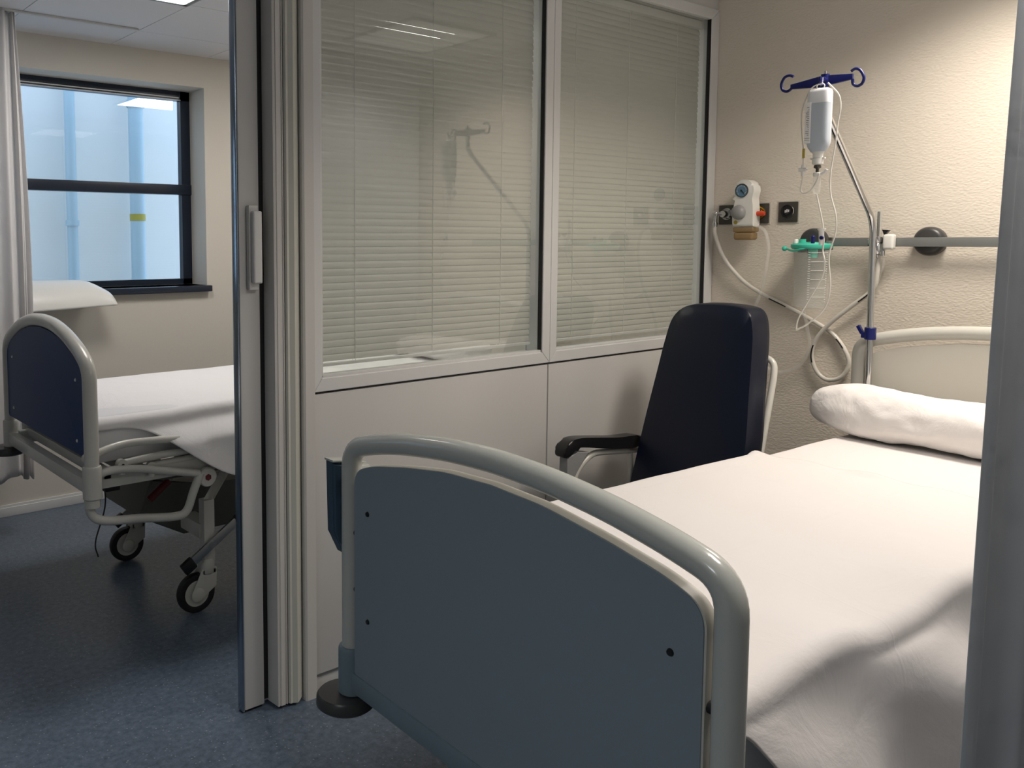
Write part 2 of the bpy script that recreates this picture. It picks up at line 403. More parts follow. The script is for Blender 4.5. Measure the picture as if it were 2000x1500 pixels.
def blind(a, b, z0, z1, cords, label, droop=0):
    t = empty('venetian_blind', ((a+b)/2, YP+.046, z1)); tag(t, label, 'blind', 'venetian blinds inside the glazed partition')
    ox, oy, oz = t.location
    MB().box(a+.012-ox, b-.012-ox, -.0125, .0125, -.040, -.004, .004).build('headrail', M['alu'], t)
    s = MB(); pitch = .0237; n = int((z1-.055-z0-.010)/pitch); L = (b-.02)-(a+.016)
    tilt = R(73)
    for i in range(n):
        zc = -.055-pitch*i
        wob = (random.random()-.5)*.0016; tl = tilt+(random.random()-.5)*R(2.5); off = (random.random()-.5)*.004
        tl2 = tl+(random.random()-.5)*R(3)
        def fn(u, v, zc=zc, tl=tl, tl2=tl2, off=off, wob=wob):
            q = (v-.5)*.0275; cr = .0036*(1-(2*v-1)**2); tt = tl*(1-u)+tl2*u
            # v=0 edge towards the bed bay and low
            y = q*math.cos(tt)-cr*math.sin(tt)
            z = q*math.sin(tt)+cr*math.cos(tt)
            return (a+.016+off-ox+u*L, y*.85, zc+z+wob*math.sin(u*PI))
        s.grid(7, 5, fn)
    s.build('slats', M['slat'], t, ang=70)
    MB().box(a+.014-ox, b-.018-ox, -.009, .009, -.052-pitch*n-.008, -.052-pitch*n+.002, .002).build('bottom_rail', M['alu'], t)
    for cx in cords:
        m = MB()
        for dy in (-.0044, .012):
            m.tube([(cx-ox, dy, -.02), (cx-ox, dy, -.052-pitch*n)], .0012, 5)
        m.build('ladder_cord', M['paper'], t)
    return t
blind(g1[0], g1[1], g1[2], g1[3], (1.745, 2.095, 2.445), 'wide white venetian blind behind the glass beside the folding door')
blind(g2[0], g2[1], g2[2], g2[3], (2.87, 3.225, 3.58), 'white venetian blind in the corner window behind the navy chair')

# folding door stack between the rooms
door = MB().prism([(1.499, 2.2745), (1.505, 2.270), (1.5405, 2.270), (1.5405, 2.372), (1.499, 2.372)], 'xy', 0, ZC-.001).build('door_1', M['door_light'], smooth=False)
tag(door, kind='structure')
MB().prism([(1.4365, 2.279), (1.4405, 2.272), (1.448, 2.2725), (1.462, 2.264), (1.470, 2.269), (1.4945, 2.289), (1.4945, 2.366), (1.4365, 2.366)], 'xy', .012, ZC-.03).build('door_leaf', M['door_green'], door, smooth=False)
MB().prism([(1.3935, 2.345), (1.3975, 2.280), (1.402, 2.2785), (1.403, 2.2815), (1.408, 2.2815), (1.409, 2.2785), (1.423, 2.2775), (1.4235, 2.281), (1.429, 2.281), (1.4295, 2.2775), (1.432, 2.278), (1.432, 2.366), (1.3935, 2.366)], 'xy', .012, ZC-.03).build('door_leaf', M['door_light'], door, smooth=False)
MB().box(1.374, 1.3935, 2.336, 2.366, .02, ZC-.03).build('door_gasket', M['rubber'], door)
MB().box(1.303, 1.374, 2.327, 2.366, .010, ZC-.03, .004).build('door_leaf', M['door_grey'], door)
MB().box(1.2965, 1.3045, 2.3315, 2.362, .004, ZC-.03, .003).build('door_edge', M['edge_metal'], door)
MB().box(1.3, 1.37, 2.338, 2.356, .0005, .012).build('door_seal', M['rubber'], door)
MB().box(-1.9, 1.54, 2.30, 2.36, ZC-.03, ZC-.0005).build('door_track', M['alu'], door)
h = MB().box(1.327, 1.362, 2.309, 2.3275, 1.352, 1.612, .006).build('door_handle', M['door_grey'], door)
MB().box(1.334, 1.366, 2.292, 2.312, 1.372, 1.594, .007, 3).build('grip', M['alu'], h)

# ------------------------------------------------------------------ outside
ext = struct(MB().box(-3.5, 3.035, 6.35, 6.6, -1, 5.5), 'wall_exterior', M['ext'])
MB().box(-3.5, 3.035, 6.335, 6.35, 1.05, 1.10).box(-3.5, 3.035, 6.335, 6.35, 2.62, 2.64).build('ledge', M['ext'], ext)
p = MB().cyl((2.14, 6.26, -1), (2.14, 6.26, 5.5), .038).cyl((2.14, 6.26, 1.62), (2.14, 6.26, 1.66), .048).build('drain_pipe', M['pipe']); tag(p, 'slim grey drain pipe on the pale wall outside the window', 'pipe')
p = MB().cyl((2.62, 6.22, -1), (2.62, 6.22, 5.5), .055).cyl((2.62, 6.22, 2.5), (2.62, 6.22, 2.55), .068).build('drain_pipe', M['pipe']); tag(p, 'thick pale pipe outside, near the right edge of the window, with a yellow tag', 'pipe')
MB().lathe([(.057, 0), (.058, .0), (.058, .05), (.057, .05)], (2.62, 6.22, 1.66), 'z').build('pipe_tag', M['yellow'], p)
struct(MB().box(-4, 6, 5.25, 9, -1.1, -1), 'ground', M['ext'])

# ------------------------------------------------------------------ ceiling lights
def lamp(x, y, m, label, s=.30, louvre=None):
    t = empty('ceiling_light', (x, y, ZC)); tag(t, label, 'light', 'square ceiling light panels')
    f = MB()
    for a, b, c_, d in ((-s, s, -s, -s+.02), (-s, s, s-.02, s), (-s, -s+.02, -s, s), (s-.02, s, -s, s)): f.box(a, b, c_, d, -.012, -.0005)
    f.build('light_frame', M['rail_grey'], t)
    MB().box(-s+.02, s-.02, -s+.02, s-.02, -.008, -.001).build('diffuser', m, t)
    if louvre:      # louvred downlight: its beam is cut off towards the walls
        l = bpy.data.lights.new('louvre_light', 'AREA'); l.shape = 'SQUARE'; l.size = .5; l.energy = louvre[0]; l.color = louvre[1]; l.spread = R(louvre[2])
        lo = bpy.data.objects.new('louvre_light', l); col.objects.link(lo); lo.parent = t; lo.location = (0, 0, -.014)
lamp(1.59, 3.555, M['diff_side'], 'lit square ceiling panel above the blue-ended bed')
lamp(3.03, 3.555, M['diff_side'], 'lit square ceiling panel above the head of the blue-ended bed')
lamp(3.20, .92, M['diff_louvre'], 'louvred ceiling light above the bed head by the textured wall', louvre=(LAMP_MAIN, (1.0, .905, .80), 138))
lamp(1.75, .46, M['diff_louvre'], 'louvred ceiling light above the foot of the near bed', louvre=(LAMP_FOOT, (1.0, .93, .86), 140))
lamp(-.95, .60, M['diff_louvre'], 'unseen ceiling light panel added behind the camera as fill', louvre=(LAMP_FILL, (.86, .93, 1.0), 135))  # added lamp out of view, brightens the surfaces that face the camera

# ------------------------------------------------------------------ beds
def make_bed(label, loc, yaw, P):
    t = empty('hospital_bed', loc, yaw); tag(t, label, 'bed')
    fr, pn = P['frame'], P['panel']
    zt = P['arch']                       # half outline of the arch: (y, z) from post up to the crown
    half = [(y, z) for y, z in zt]
    full = half + [(-y, z) for y, z in half[-2::-1]]
    pts = fillet(yz(0, full), P['fil'], 8)
    MB().tube(pts, P['r'], 20).build('footboard_frame', fr, t)
    x1 = P['L']
    hh = [(y*P['hs'], z+P['hdz']) for y, z in full]
    hh[0] = (hh[0][0], P['zs']-.1); hh[-1] = (hh[-1][0], P['zs']-.1)
    MB().tube(fillet(yz(x1, hh), P['fil'], 8), P['r'], 16).build('headboard_frame', M['bedcream'], t)
    # panels
    po = P['pout']; pfull = po + [(-y, z) for y, z in po[::-1]]
    out = [tuple(v)[1:] for v in fillet(yz(0, pfull), P['pfil'], 8, True)]
    f = MB().prism(out, 'yz', -.013, .013, .004).build('footboard_panel', M['panel_edge'] if P['two'] else pn, t)
    if P['two']:
        cz = sum(z for y, z in out)/len(out)
        inner = [(y*.992, cz+(z-cz)*.992) for y, z in out]
        MB().prism(inner, 'yz', -.0155, -.0125, .001).build('panel_facing', pn, f)
    for sy in (1, -1):
        for z in P['scz']:
            MB().lathe([(.0005, -.0045), (.005, -.004), (.0065, -.001), (.0065, .002)], (-.015 if P['two'] else -.0128, sy*P['scy'], z), 'x', 14).build('screw', P['scm'], f)
    hb = [(y*P['hs']*.985, z+P['hdz']+(0.005 if z > P['zs']+.15 else 0)) for y, z in po]; hbf = hb+[(-y, z) for y, z in hb[::-1]]
    MB().prism([tuple(v)[1:] for v in fillet(yz(0, hbf), P['pfil'], 8, True)], 'yz', x1-.013, x1+.013, .004).build('headboard_panel', M['panel_edge'], t)
    # spacers between panel and posts
    for sy in (1, -1):
        for z in P['spz']: MB().cyl((0, sy*(po[0][0]-.005), z), (0, sy*P['arch'][0][0], z), .010, seg=12).build('panel_spacer', M['rubber'] if P['two'] else fr, t)
    zs = P['zs']; yp = P['arch'][0][0]
    for xx, nm in ((0, 'corner_socket'), (x1, 'corner_socket')):
        for sy in (1, -1):
            MB().lathe([(.030, 0), (.034, .004), (.034, .105), (.0335, .115), (.031, .12)], (xx, sy*yp, zs-.12), 'z', 24).build(nm, P['sock'], t)
            if not P['two'] and xx < 1 and sy < 0:
                MB().cyl((xx+.02, sy*yp+.04, zs-.16), (xx+.02, sy*yp+.04, zs-.12), .022).build('socket_cap', M['black_pl'], t); continue
            MB().lathe([(.02, .035), (.066, .033), (.072, .026), (.073, .006), (.066, 0), (.02, 0)], (xx-(.012 if xx < 1 else -.012), sy*(yp+.012), zs-.155), 'z', 36).build('bumper_disc', M['darkgrey'], t)
    # crossbars and side rails
    for a, b, c_, d, e in ((-.02, .02, .02, -.105, -.055), (.05, .085, .03, -.07, -.03), (x1-.02, x1+.02, .02, -.105, -.055)):
        MB().box(a, b, -yp+c_, yp-c_, zs+d, zs+e, .005).build('crossbar', P['sock'] if P['two'] else fr, t)
    for sy in (1, -1):
        MB().box(.02, x1-.02, sy*(yp-.05)-.02, sy*(yp-.05)+.02, zs-.10, zs-.045, .005).build('side_beam', fr, t)
    pl = MB()
    for k in range(9): pl.box(.12+k*.25, .12+k*.25+.19, -.40, .40, zs-.05, zs-.02, .004)
    pl.build('slatted_deck', fr, t)
    # lifting base, columns and casters
    bz = .36 if zs > .65 else .30
    MB().prism([(.30, bz+.02), (.36, bz+.17), (.62, bz+.10), (1.5, bz+.10), (1.85, bz+.02), (1.70, bz-.09), (.50, bz-.09)], 'xz', -.19, .19, .008).build('base_cover', M['base_grey'], t)
    for xc in (.52, 1.85):
        MB().box(xc-.035, xc+.035, -P['wy'], P['wy'], bz-.06, bz+.0, .006).build('axle_beam', fr, t)
        for sy in (1, -1):
            y = sy*P['wy']
            l = MB().box(xc-.024, xc+.024, y-.024, y+.024, .19, bz+.10, .004)
            l.tube([(xc, y, bz+.08), (xc+.10, y, bz+.22), (xc+.14, y, zs-.08)], .022, 4)
            l.build('leg', fr, t)
            wx = xc-.055
            ck = MB()
            ck.lathe([(.030, 0), (.034, -.02), (.034, -.055), (.030, -.06)], (xc-.005, y, .215), 'z', 24)
            for dy in (-.026, .022):
                ck.prism([(xc-.038, .175), (xc+.030, .175), (xc+.026, .10), (wx+.022, .062), (wx-.018, .066), (wx-.02, .10)], 'xz', y+dy, y+dy+.004, .001)
            ck.box(xc-.038, xc+.030, y-.026, y+.026, .150, .178, .006)
            ck.ball((wx, y-.027, .078), .030, 1, .22, 1)
            cf = ck.build('caster_fork', P['fork'], t)
            MB().lathe([(.052, -.014), (.060, -.018), (.078, -.016), (.0805, -.008), (.0805, .008), (.078, .016), (.060, .018), (.052, .014)], (wx, y, .081), 'y', 40, cap=False).build('wheel', M['rubber'], cf)
            MB().lathe([(.001, -.012), (.03, -.012), (.056, -.015), (.056, .015), (.03, .012), (.001, .012)], (wx, y, .081), 'y', 32).build('wheel_hub', P['fork'], cf)
            if xc < 1:
                pd = MB().obox((xc+.02, y-.040*1, .295), (.25, .012, .038), (0, R(-33), 0), .004)
                pd.cyl((xc-.0, y-.055, .285), (xc-.0, y-.02, .285), .012)
                po_ = pd.build('brake_pedal', M['steel'], t)
                MB().obox((xc-.105, y-.043, .215), (.055, .024, .050), (0, R(-33), 0), .006).build('pedal_pad', M['black_pl'], po_)
                MB().obox((xc+.135, y-.043, .373), (.055, .022, .044), (0, R(-33), 0), .006).build('pedal_pad', M['black_pl'], po_)
    return t

BED1 = dict(frame=M['bedpaint'], panel=M['foot_grey'], r=.0245, L=2.36, hs=.93, hdz=.10, zs=.51, two=True, fork=M['bedcream'],
    arch=[(.503, .36), (.503, 1.003), (.40, 1.032), (.28, 1.055), (.14, 1.071), (0, 1.077)], fil=[0, .10, .05, .05, .05, .05, .05, .05, .05, .10, 0],
    pout=[(.472, .445), (.472, .955), (.40, .982), (.28, 1.006), (.14, 1.027), (0, 1.033)], pfil=[.015, .09]+[.03]*8+[.09, .015],
    scy=.412, scz=(.865, .605), scm=M['black_pl'], spz=(.66, .80), sock=M['bluesleeve'], wy=.34)
BED2 = dict(frame=M['bedcream'], panel=M['foot_navy'], r=.026, L=2.36, hs=.93, hdz=.06, zs=.71, two=False, fork=M['bedcream'],
    arch=[(.507, .56), (.507, 1.055), (.42, 1.108), (.28, 1.158), (.14, 1.186), (0, 1.193)], fil=[0, .07, .06, .06, .06, .06, .06, .06, .06, .07, 0],
    pout=[(.485, .735), (.485, 1.035), (.405, 1.083), (.27, 1.132), (.13, 1.160), (0, 1.167)], pfil=[.01, .06]+[.04]*8+[.06, .01],
    scy=.40, scz=(1.005, .782), scm=M['alu'], spz=(.8, .95), sock=M['bedcream'], wy=.36)
bed1 = make_bed('large near hospital bed with blue-grey curved footboard and thick light tube frame', (1.2, 1.15, 0), R(-3), BED1)
bed2 = make_bed('hospital bed with navy blue end panel on casters in the room behind the folding door', (1.06, 3.48, 0), 0, BED2)

# near bed: side rail linkage hidden by sheet is not built; cable of the handset is its own part below
# far bed: folded side rail
ys_ = -.50
loop = [(-.005, .735), (-.012, .62), (-.004, .535), (.045, .500), (.18, .482), (.315, .462), (.365, .475), (.395, .545), (.425, .612)]
sr = MB().tube(xz(ys_, [(p.x, p.z) for p in spline([(a, 0, b) for a, b in loop], 8)]), .0165, 14)
sr.tube(xz(ys_, [(p.x, p.z) for p in spline([(a, 0, b) for a, b in [(.010, .665), (.07, .680), (.18, .668), (.30, .640), (.42, .612)]], 8)]), .0150, 14)
side = sr.build('side_rail', M['bedcream'], bed2)
for k, L in enumerate(([(-.006, .730), (.05, .752), (.127, .766), (.226, .764), (.42, .752), (.7, .748), (1.15, .745)], [(.118, .692), (.25, .700), (.40, .703), (.9, .703)], [(.233, .664), (.35, .667), (.48, .671), (.9, .674)])):
    b_ = MB().tube(xz(ys_+.012*(k+1), [(p.x, p.z) for p in spline([(a, 0, b) for a, b in L], 6)]), .0145, 12)
    b_.cyl((L[0][0], ys_-.012+.012*k, L[0][1]), (L[0][0], ys_+.03, L[0][1]), .019)
    o = b_.build('rail_bar', M['bedcream'], side)
    MB().cyl((L[0][0], ys_-.0135+.012*k, L[0][1]), (L[0][0], ys_-.011+.012*k, L[0][1]), .005, seg=10).build('rivet', M['black_pl'], side)
    if k: MB().tube([(L[0][0], ys_+.01, L[0][1]-.01), (L[0][0]-.005, ys_+.008, L[0][1]-.035)], .013, 10).build('rail_lug', M['bedcream'], side)
MB().lathe([(.034, 0), (.038, .004), (.038, .020), (.034, .024)], (.455, -.508, .592), 'y', 32).lathe([(.028, .02), (.028, .10)], (.455, -.508, .592), 'y', 24).build('crank_knob', M['bedcream'], bed2)
MB().lathe([(.013, -.003), (.0135, .0), (.0135, .002)], (.455, -.508, .592), 'y', 6).build('knob_center', M['darkred'], bed2)
MB().tube([(.385, -.30, .545), (.300, -.30, .480)], .015, 12).build('release_lever', M['darkred'], bed2)
MB().tube([(.46, -.30, .60), (.385, -.30, .545)], .008, 8).build('lever_rod', M['steel'], bed2)
MB().tube([(.52, -.30, .655), (.66, -.30, .625), (.95, -.30, .60)], .014, 8).build('lift_linkage', M['base_grey'], bed2)
MB().box(.30, .95, -.42, -.38, .585, .615, .004).build('lift_arm', M['base_grey'], bed2)
MB().tube([(p.x, p.y, p.z) for p in spline([(.12, -.25, .66), (.13, -.28, .50), (.08, -.30, .36), (.085, -.31, .30)], 8)], .003, 6).build('power_cable', M['black_pl'], bed2)
MB().box(.10, .16, -.36, -.30, .56, .62, .004).build('control_box', M['black_pl'], bed2)

# handset hanging on the near footboard post
hs = empty('bed_handset', (1.2+.062, 1.15+.548, .86), R(-3)); tag(hs, 'dark blue-grey bed remote hooked on the outer post of the near footboard', 'remote control')
MB().prism([(-.062, .105), (-.02, .098), (.03, .088), (.03, .075), (.022, .06), (.022, -.09), (.010, -.13), (-.03, -.132), (-.045, -.10), (-.058, -.075)], 'xz', -.004, .024, .003).build('handset_shell', M['remote'], hs)
MB().prism([(-.060, .098), (-.03, .092), (-.0, .07), (.018, .058), (.018, -.09), (.008, -.128), (-.03, -.130), (-.044, -.10), (-.056, -.075)], 'xz', -.013, -.003, .003).build('handset_face', M['remote'], hs)
bt = MB()
for k in range(5):
    for j in (0, 1): bt.box(-.040+j*.026, -.024+j*.026, -.0155, -.0125, .040-k*.026, .052-k*.026, .001)
bt.build('buttons', M['remote'], hs)
MB().tube([(p.x, p.y, p.z) for p in spline([(-.012, .008, -.130), (-.008, .006, -.165), (.004, -.005, -.21), (.016, -.025, -.245), (.030, -.05, -.26)], 6)], [.0055]*8+[.0035]*17, 8).build('handset_cord', M['black_pl'], hs)
MB().box(-.01, .03, -.035, -.003, .070, .090, .003).prism([(-.065, .109), (-.02, .103), (.034, .092), (.034, .088), (-.02, .098), (-.065, .104)], 'xz', -.014, .026, .001).build('hook_clip', M['bedpaint'], hs)

# ------------------------------------------------------------------ bedding
def mattress(label, bed, L0, L1, hw, z0, z1):
    t = empty('mattress', bed.location, bed.rotation_euler.z); tag(t, label, 'mattress')
    MB().box(L0, L1, -hw, hw, z0, z1, .035, 4).build('mattress_cover', M['mattress'], t)
mattress('white mattress under the sheets of the near bed', bed1, .045, 2.27, .430, .49, .758)
mattress('white mattress on the blue-ended bed', bed2, .045, 2.33, .425, .69, .858)

def nz(x, y, z=0, s=1): return noise.noise(Vector((x*s, y*s, z*s)))
def sheet(name, label, bed, m, xr, hw, zt, dropR, dropL, amp=.004, thick=.003, fold=None, cat='sheet', nx=150, lift=False):
    """cloth over the mattress; s runs from the hem on the -y side over the top to the hem on the +y side"""
    t = MB(); rad = .035
    def prof(s, x):
        dR, dL = dropR(x), dropL(x)
        wtop = 2*(hw-rad); arc = rad*PI/2
        T = dR+arc+wtop+arc+dL; q = s*T
        if q < dR:   return (-hw, zt-rad-(dR-q), -1, (dR-q))
        q -= dR
        if q < arc: a = q/rad; return (-hw+rad-rad*math.cos(a), zt-rad+rad*math.sin(a), -1, 0)
        q -= arc
        if q < wtop: return (-hw+rad+q, zt, 0, 0)
        q -= wtop
        if q < arc: a = q/rad; return (hw-rad+rad*math.sin(a), zt-rad+rad*math.cos(a), 1, 0)
        return (hw, zt-rad-(q-arc), 1, q-arc)
    def fn(u, v):
        x = xr[0]+(xr[1]-xr[0])*u
        y, z, side_, d = prof(v, x)
        z += amp*nz(x*2.2, y*2.2, 3)+amp*.5*nz(x*7, y*5, 9)
        if lift: z += .004*(1.3+math.sin(y*31)+.6*math.sin(y*13+1))*sstep(.975, 1, u)
        if fold and side_ <= 0: 
            dy, dz = fold(x, y, d); y += dy; z += dz
        return (x, y, z)
    t.grid(nx, 150, fn)
    o = t.build(name, m, None, solid=thick, ang=180)
    o.location = bed.location; o.rotation_euler = bed.rotation_euler
    tag(o, label, cat); return o

def sstep(a, b, x):
    t = max(0, min(1, (x-a)/(b-a))); return t*t*(3-2*t)
def fold1(x, y, d):
    # soft diagonal hanging folds of the drape on the curtain side
    k = sstep(0, .16, d)
    ph = x*11-d*6+1.6*nz(x*1.7, d*2, 5)
    out = -.034*k*(1+math.sin(ph))-.045*sstep(.0, .35, d)
    sag = 0
    if y < -.22:
        e = sstep(-.22, -.44, y)*(1-sstep(0, .06, d)); sag = -.012*e*(1+math.sin(x*11+.3))-.010*e*nz(x*6, 1, 1)
    return out*(.35+.65*sstep(.05, .5, x))-.010*nz(x*5, d*6, 2)*k, sag
sheet('flat_sheet', 'white flat sheet over the near bed with its hem hanging beside the grey curtain', bed1, M['sheet'], (.022, 1.60), .450, .783,
      lambda x: .012+.40*sstep(.06, .42, x)+.05*sstep(.3, 1.3, x), lambda x: .22, fold=fold1, lift=True)
o = sheet('under_sheet', 'white under sheet below the bolster pillow of the near bed', bed1, M['sheet'], (1.38, 2.285), .440, .768,
      lambda x: .05, lambda x: .20, amp=.004)

def fold2(x, y, d):
    k = sstep(0, .12, d); ph = x*13-d*16+1.5*nz(x*2, d*2, 7)
    e = sstep(-.10, -.42, y)*(1-sstep(0, .06, d))
    o_ = sstep(.12, .45, x)
    return -.016*k*(1+math.sin(ph))*(.3+.7*o_)-.075*sstep(0, .10, d)*o_, -.006*e*(1+math.sin(x*8))
sheet('bed_sheet', 'white sheet slipping down diagonally over the side of the blue-ended bed', bed2, M['sheet_cool'], (.03, 2.34), .445, .868,
      lambda x: .008+.245*sstep(.12, .62, x), lambda x: .16, fold=fold2, amp=.006)
sheet('tucked_sheet', 'white inner sheet tucked tight round the mattress of the blue-ended bed', bed2, M['mattress'], (.035, 2.335), .432, .8615,
      lambda x: .13, lambda x: .12, amp=.002)

# bolster
def bolster(name, label, bed, xc, yc, hl, a, b, z0, m):
    t = MB()
    def fn(u, v):
        s = -1+2*u; e = (1-abs(s)**5)**.42 if abs(s) < 1 else 0
        th = 2*PI*v
        c_, d_ = math.cos(th), math.sin(th)
        fl = abs(d_)**.85*(1 if d_ > 0 else -1)
        y = yc+s*hl
        X = xc+a*e*(abs(c_)**.9*(1 if c_ > 0 else -1))
        Z = z0+b+b*e*fl
        k = nz(s*3, th*.9, 1)*.010+nz(s*9, th*2.5, 4)*.006
        X += c_*k*e; Z += d_*k*e
        if Z < z0: Z = z0
        Z += .018*math.exp(-((s-.75)/.35)**2)*max(0, d_)
        return (X, y, Z)
    t.grid(90, 72, fn)
    bmesh.ops.remove_doubles(t.bm, verts=t.bm.verts[:], dist=.0006)
    o = t.build(name, m, None, ang=180); o.location = bed.location; o.rotation_euler = bed.rotation_euler
    tag(o, label, 'pillow'); return o
bolster('bolster_pillow', 'long white bolster pillow at the cream headboard of the near bed', bed1, 2.185, .045, .505, .108, .088, .776, M['pillow'])
bolster('bed_pillow', 'white pillow at the head of the blue-ended bed', bed2, 2.12, 0, .33, .15, .06, .866, M['pillow'])

# ------------------------------------------------------------------ armchair
ch = empty('recliner_chair', (2.85, 1.84, 0)); tag(ch, 'navy leatherette high-back chair with black armrests between the bed and the glazed partition', 'chair')
cx, cyy = 2.85, 1.84
def backpt(u, v):   # u across (0 = +y side), v up
    return None
bo = [(.235, .42), (.237, .60), (.238, .80), (.232, 1.0), (.228, 1.10), (.215, 1.19), (.165, 1.238), (.06, 1.25), (-.06, 1.245), (-.11, 1.222), (-.138, 1.16), (-.158, 1.06), (-.18, .92), (-.205, .76), (-.215, .60), (-.22, .42)]
t = bmesh.new()
outl = [(p.y, p.z) for p in spline([(0, a, b) for a, b in bo], 4)]
def leanx(z): return (2.905-cx)+(z-.42)*.357
n = len(outl); cyc = .02; czc = .85
levels = [(.0, .93), (.012, .975), (.035, 1.0), (.095, 1.0), (.115, .975), (.125, .93)]
rings = []
for dx, sc_ in levels:
    k = (1-sc_)*.25
    ring = []
    for a, b in outl:
        dA, dB = a-cyc, b-czc
        l = math.hypot(dA, dB); s_ = 1-k*.32/l if l else 1
        b2 = czc+dB*s_; a2 = cyc+dA*s_
        ring.append(t.verts.new((leanx(b2)+dx, a2, b2)))
    rings.append(ring)
for A, B in zip(rings, rings[1:]):
    for i in range(n): t.faces.new((A[i], A[(i+1) % n], B[(i+1) % n], B[i]))
# cushioned faces
for ring, dxs in ((rings[0], -1), (rings[-1], 1)):
    prev = ring
    for f_ in (.85, .6, .3):
        nr = []
        for v in ring:
            a2 = cyc+(v.co.y-cyc)*f_; b2 = czc+(v.co.z-czc)*f_
            base = v.co.x-leanx(v.co.z)
            nr.append(t.verts.new((leanx(b2)+base+dxs*.010*(1-f_**3), a2, b2)))
        for i in range(n): t.faces.new((prev[i], prev[(i+1) % n], nr[(i+1) % n], nr[i]))
        prev = nr
    t.faces.new(prev)
mb = MB(); mb.bm.free(); mb.bm = t
mb.build('backrest', M['leather'], ch, ang=60)
s = MB(); s.box(-.38, .09, -.225, .235, .40, .52, .035, 4); s.build('seat', M['leather'], ch)
for sy, yy in ((1, .285), (-1, -.275)):
    arm = [(.20, .700), (.05, .713), (-.10, .733), (-.19, .743), (-.245, .738), (-.278, .712), (-.284, .688), (-.268, .676), (-.240, .688), (-.205, .706), (-.14, .699), (0, .674), (.20, .655)]
    MB().prism([(p.x, p.z) for p in spline([(a, 0, b) for a, b in arm], 4, True)], 'xz', yy-.026, yy+.026, .009).build('armrest', M['black_pl'], ch)
    fr = MB()
    fr.tube(fillet([(.30, yy, .625), (-.09, yy, .665), (-.20, yy, .60), (-.22, yy, .05)], [0, .04, .08, 0], 8), .0125, 12)
    fr.tube([(.16, yy, .63), (.22, yy, .03)], .0125, 12)
    fr.tube([(-.22, yy, .32), (.19, yy, .32)], .011, 10)
    fr.build('arm_frame', M['bedcream'], ch)
    MB().prism([(-.26, .672), (-.20, .69), (-.13, .678), (-.2, .62), (-.245, .55), (-.262, .60)], 'xz', yy-.02, yy+.02, .004).build('arm_bracket', M['grey_dome'], ch)
    for x_ in (-.22, .22): MB().lathe([(.018, 0), (.018, .03), (.0135, .05)], (x_, yy, 0), 'z', 16).build('foot', M['rubber'], ch)
MB().tube(fillet([(.20, -.195, .50), (.275, -.195, .62), (.405, -.180, .985), (.422, -.170, 1.035), (.425, -.10, 1.06)], [0, .1, .05, .04, 0], 8), .0125, 12).build('back_frame', M['bedcream'], ch)
for q in (((.20, -.275, .31), (.20, .285, .31)), ((-.22, -.275, .31), (-.22, .285, .31))): MB().tube(q, .012, 10).build('cross_tube', M['bedcream'], ch)

# ------------------------------------------------------------------ IV pole and infusion
iv = empty('iv_pole', (3.53, 1.432, .60)); tag(iv, 'chrome drip pole with dark blue hook bar rising from the bed head corner', 'drip pole')
def loc(o, pts): return [tuple(Vector(p)-Vector(o.location)) for p in pts]
MB().tube(loc(iv, fillet([(3.53, 1.430, .60), (3.53, 1.443, 1.575), (3.08, 1.432, 1.955), (3.08, 1.432, 2.03)], [0, .06, .05, 0], 8)), .0118, 18).build('pole', M['chrome'], iv)
MB().tube(loc(iv, [(3.08, 1.432, 2.02), (3.08, 1.432, 2.076)]), .0036, 10).build('tip_rod', M['chrome'], iv)
hb = MB()
K = 3.08/3.47
def hk(p): return (3.08-3.53, p[0]*K-1.432, 1.5+(p[1]-1.5)*K-.60)
hb.prism([hk(p)[1:] for p in [(1.745, 2.098), (1.745, 2.116), (1.640, 2.130), (1.588, 2.130), (1.512, 2.124), (1.512, 2.103), (1.600, 2.094), (1.640, 2.090)]], 'yz', -.456, -.444, .002)
def hookarc(cy0, cz0, r, a0, a1, n=18): return [hk((cy0+r*math.cos(R(a0+(a1-a0)*k/n)), cz0+r*math.sin(R(a0+(a1-a0)*k/n)))) for k in range(n+1)]
for L in ([(1.736, 2.146), (1.752, 2.153), (1.772, 2.148), (1.784, 2.123), (1.778, 2.100), (1.760, 2.092), (1.744, 2.100), (1.738, 2.110)],
          [(1.520, 2.134), (1.506, 2.141), (1.488, 2.133), (1.474, 2.105), (1.480, 2.083), (1.497, 2.076), (1.511, 2.086), (1.514, 2.104)]):
    hb.tube([tuple(p) for p in spline([hk(q) for q in L], 5)], .0048, 10)
zb = hk((1.61, 2.112))[2]
hb.cyl((-.45, 0, zb-.022), (-.45, 0, zb+.022), .014)
# front arm of the cross with its hook, and the rear arm
hb.tube([(-.45, 0, zb), (-.515, -.020, zb)], [.010, .006], 12).tube([(-.45, 0, zb), (-.385, .018, zb)], [.010, .006], 12)
hb.tube([(p.x, p.y, p.z) for p in spline([(-.513, -.019, zb), (-.523, -.023, zb-.018), (-.540, -.028, zb-.025), (-.554, -.032, zb-.016), (-.556, -.032, zb-.002)], 5)], .0048, 10)
hb.build('hook_bar', M['royal'], iv)
MB().lathe([(.018, 0), (.020, .002), (.020, .044), (.018, .046)], (0, .004, .524), 'z', 24).box(-.013, .013, .015, .033, .529, .551, .003).obox((0, .040, .560), (.018, .013, .034), (R(-30), 0, 0), .003).build('clamp', M['royal'], iv)
MB().lathe([(.016, 0), (.016, .085), (.014, .09)], (0, .0, .0), 'z', 20).build('pole_socket', M['rubber'], iv)

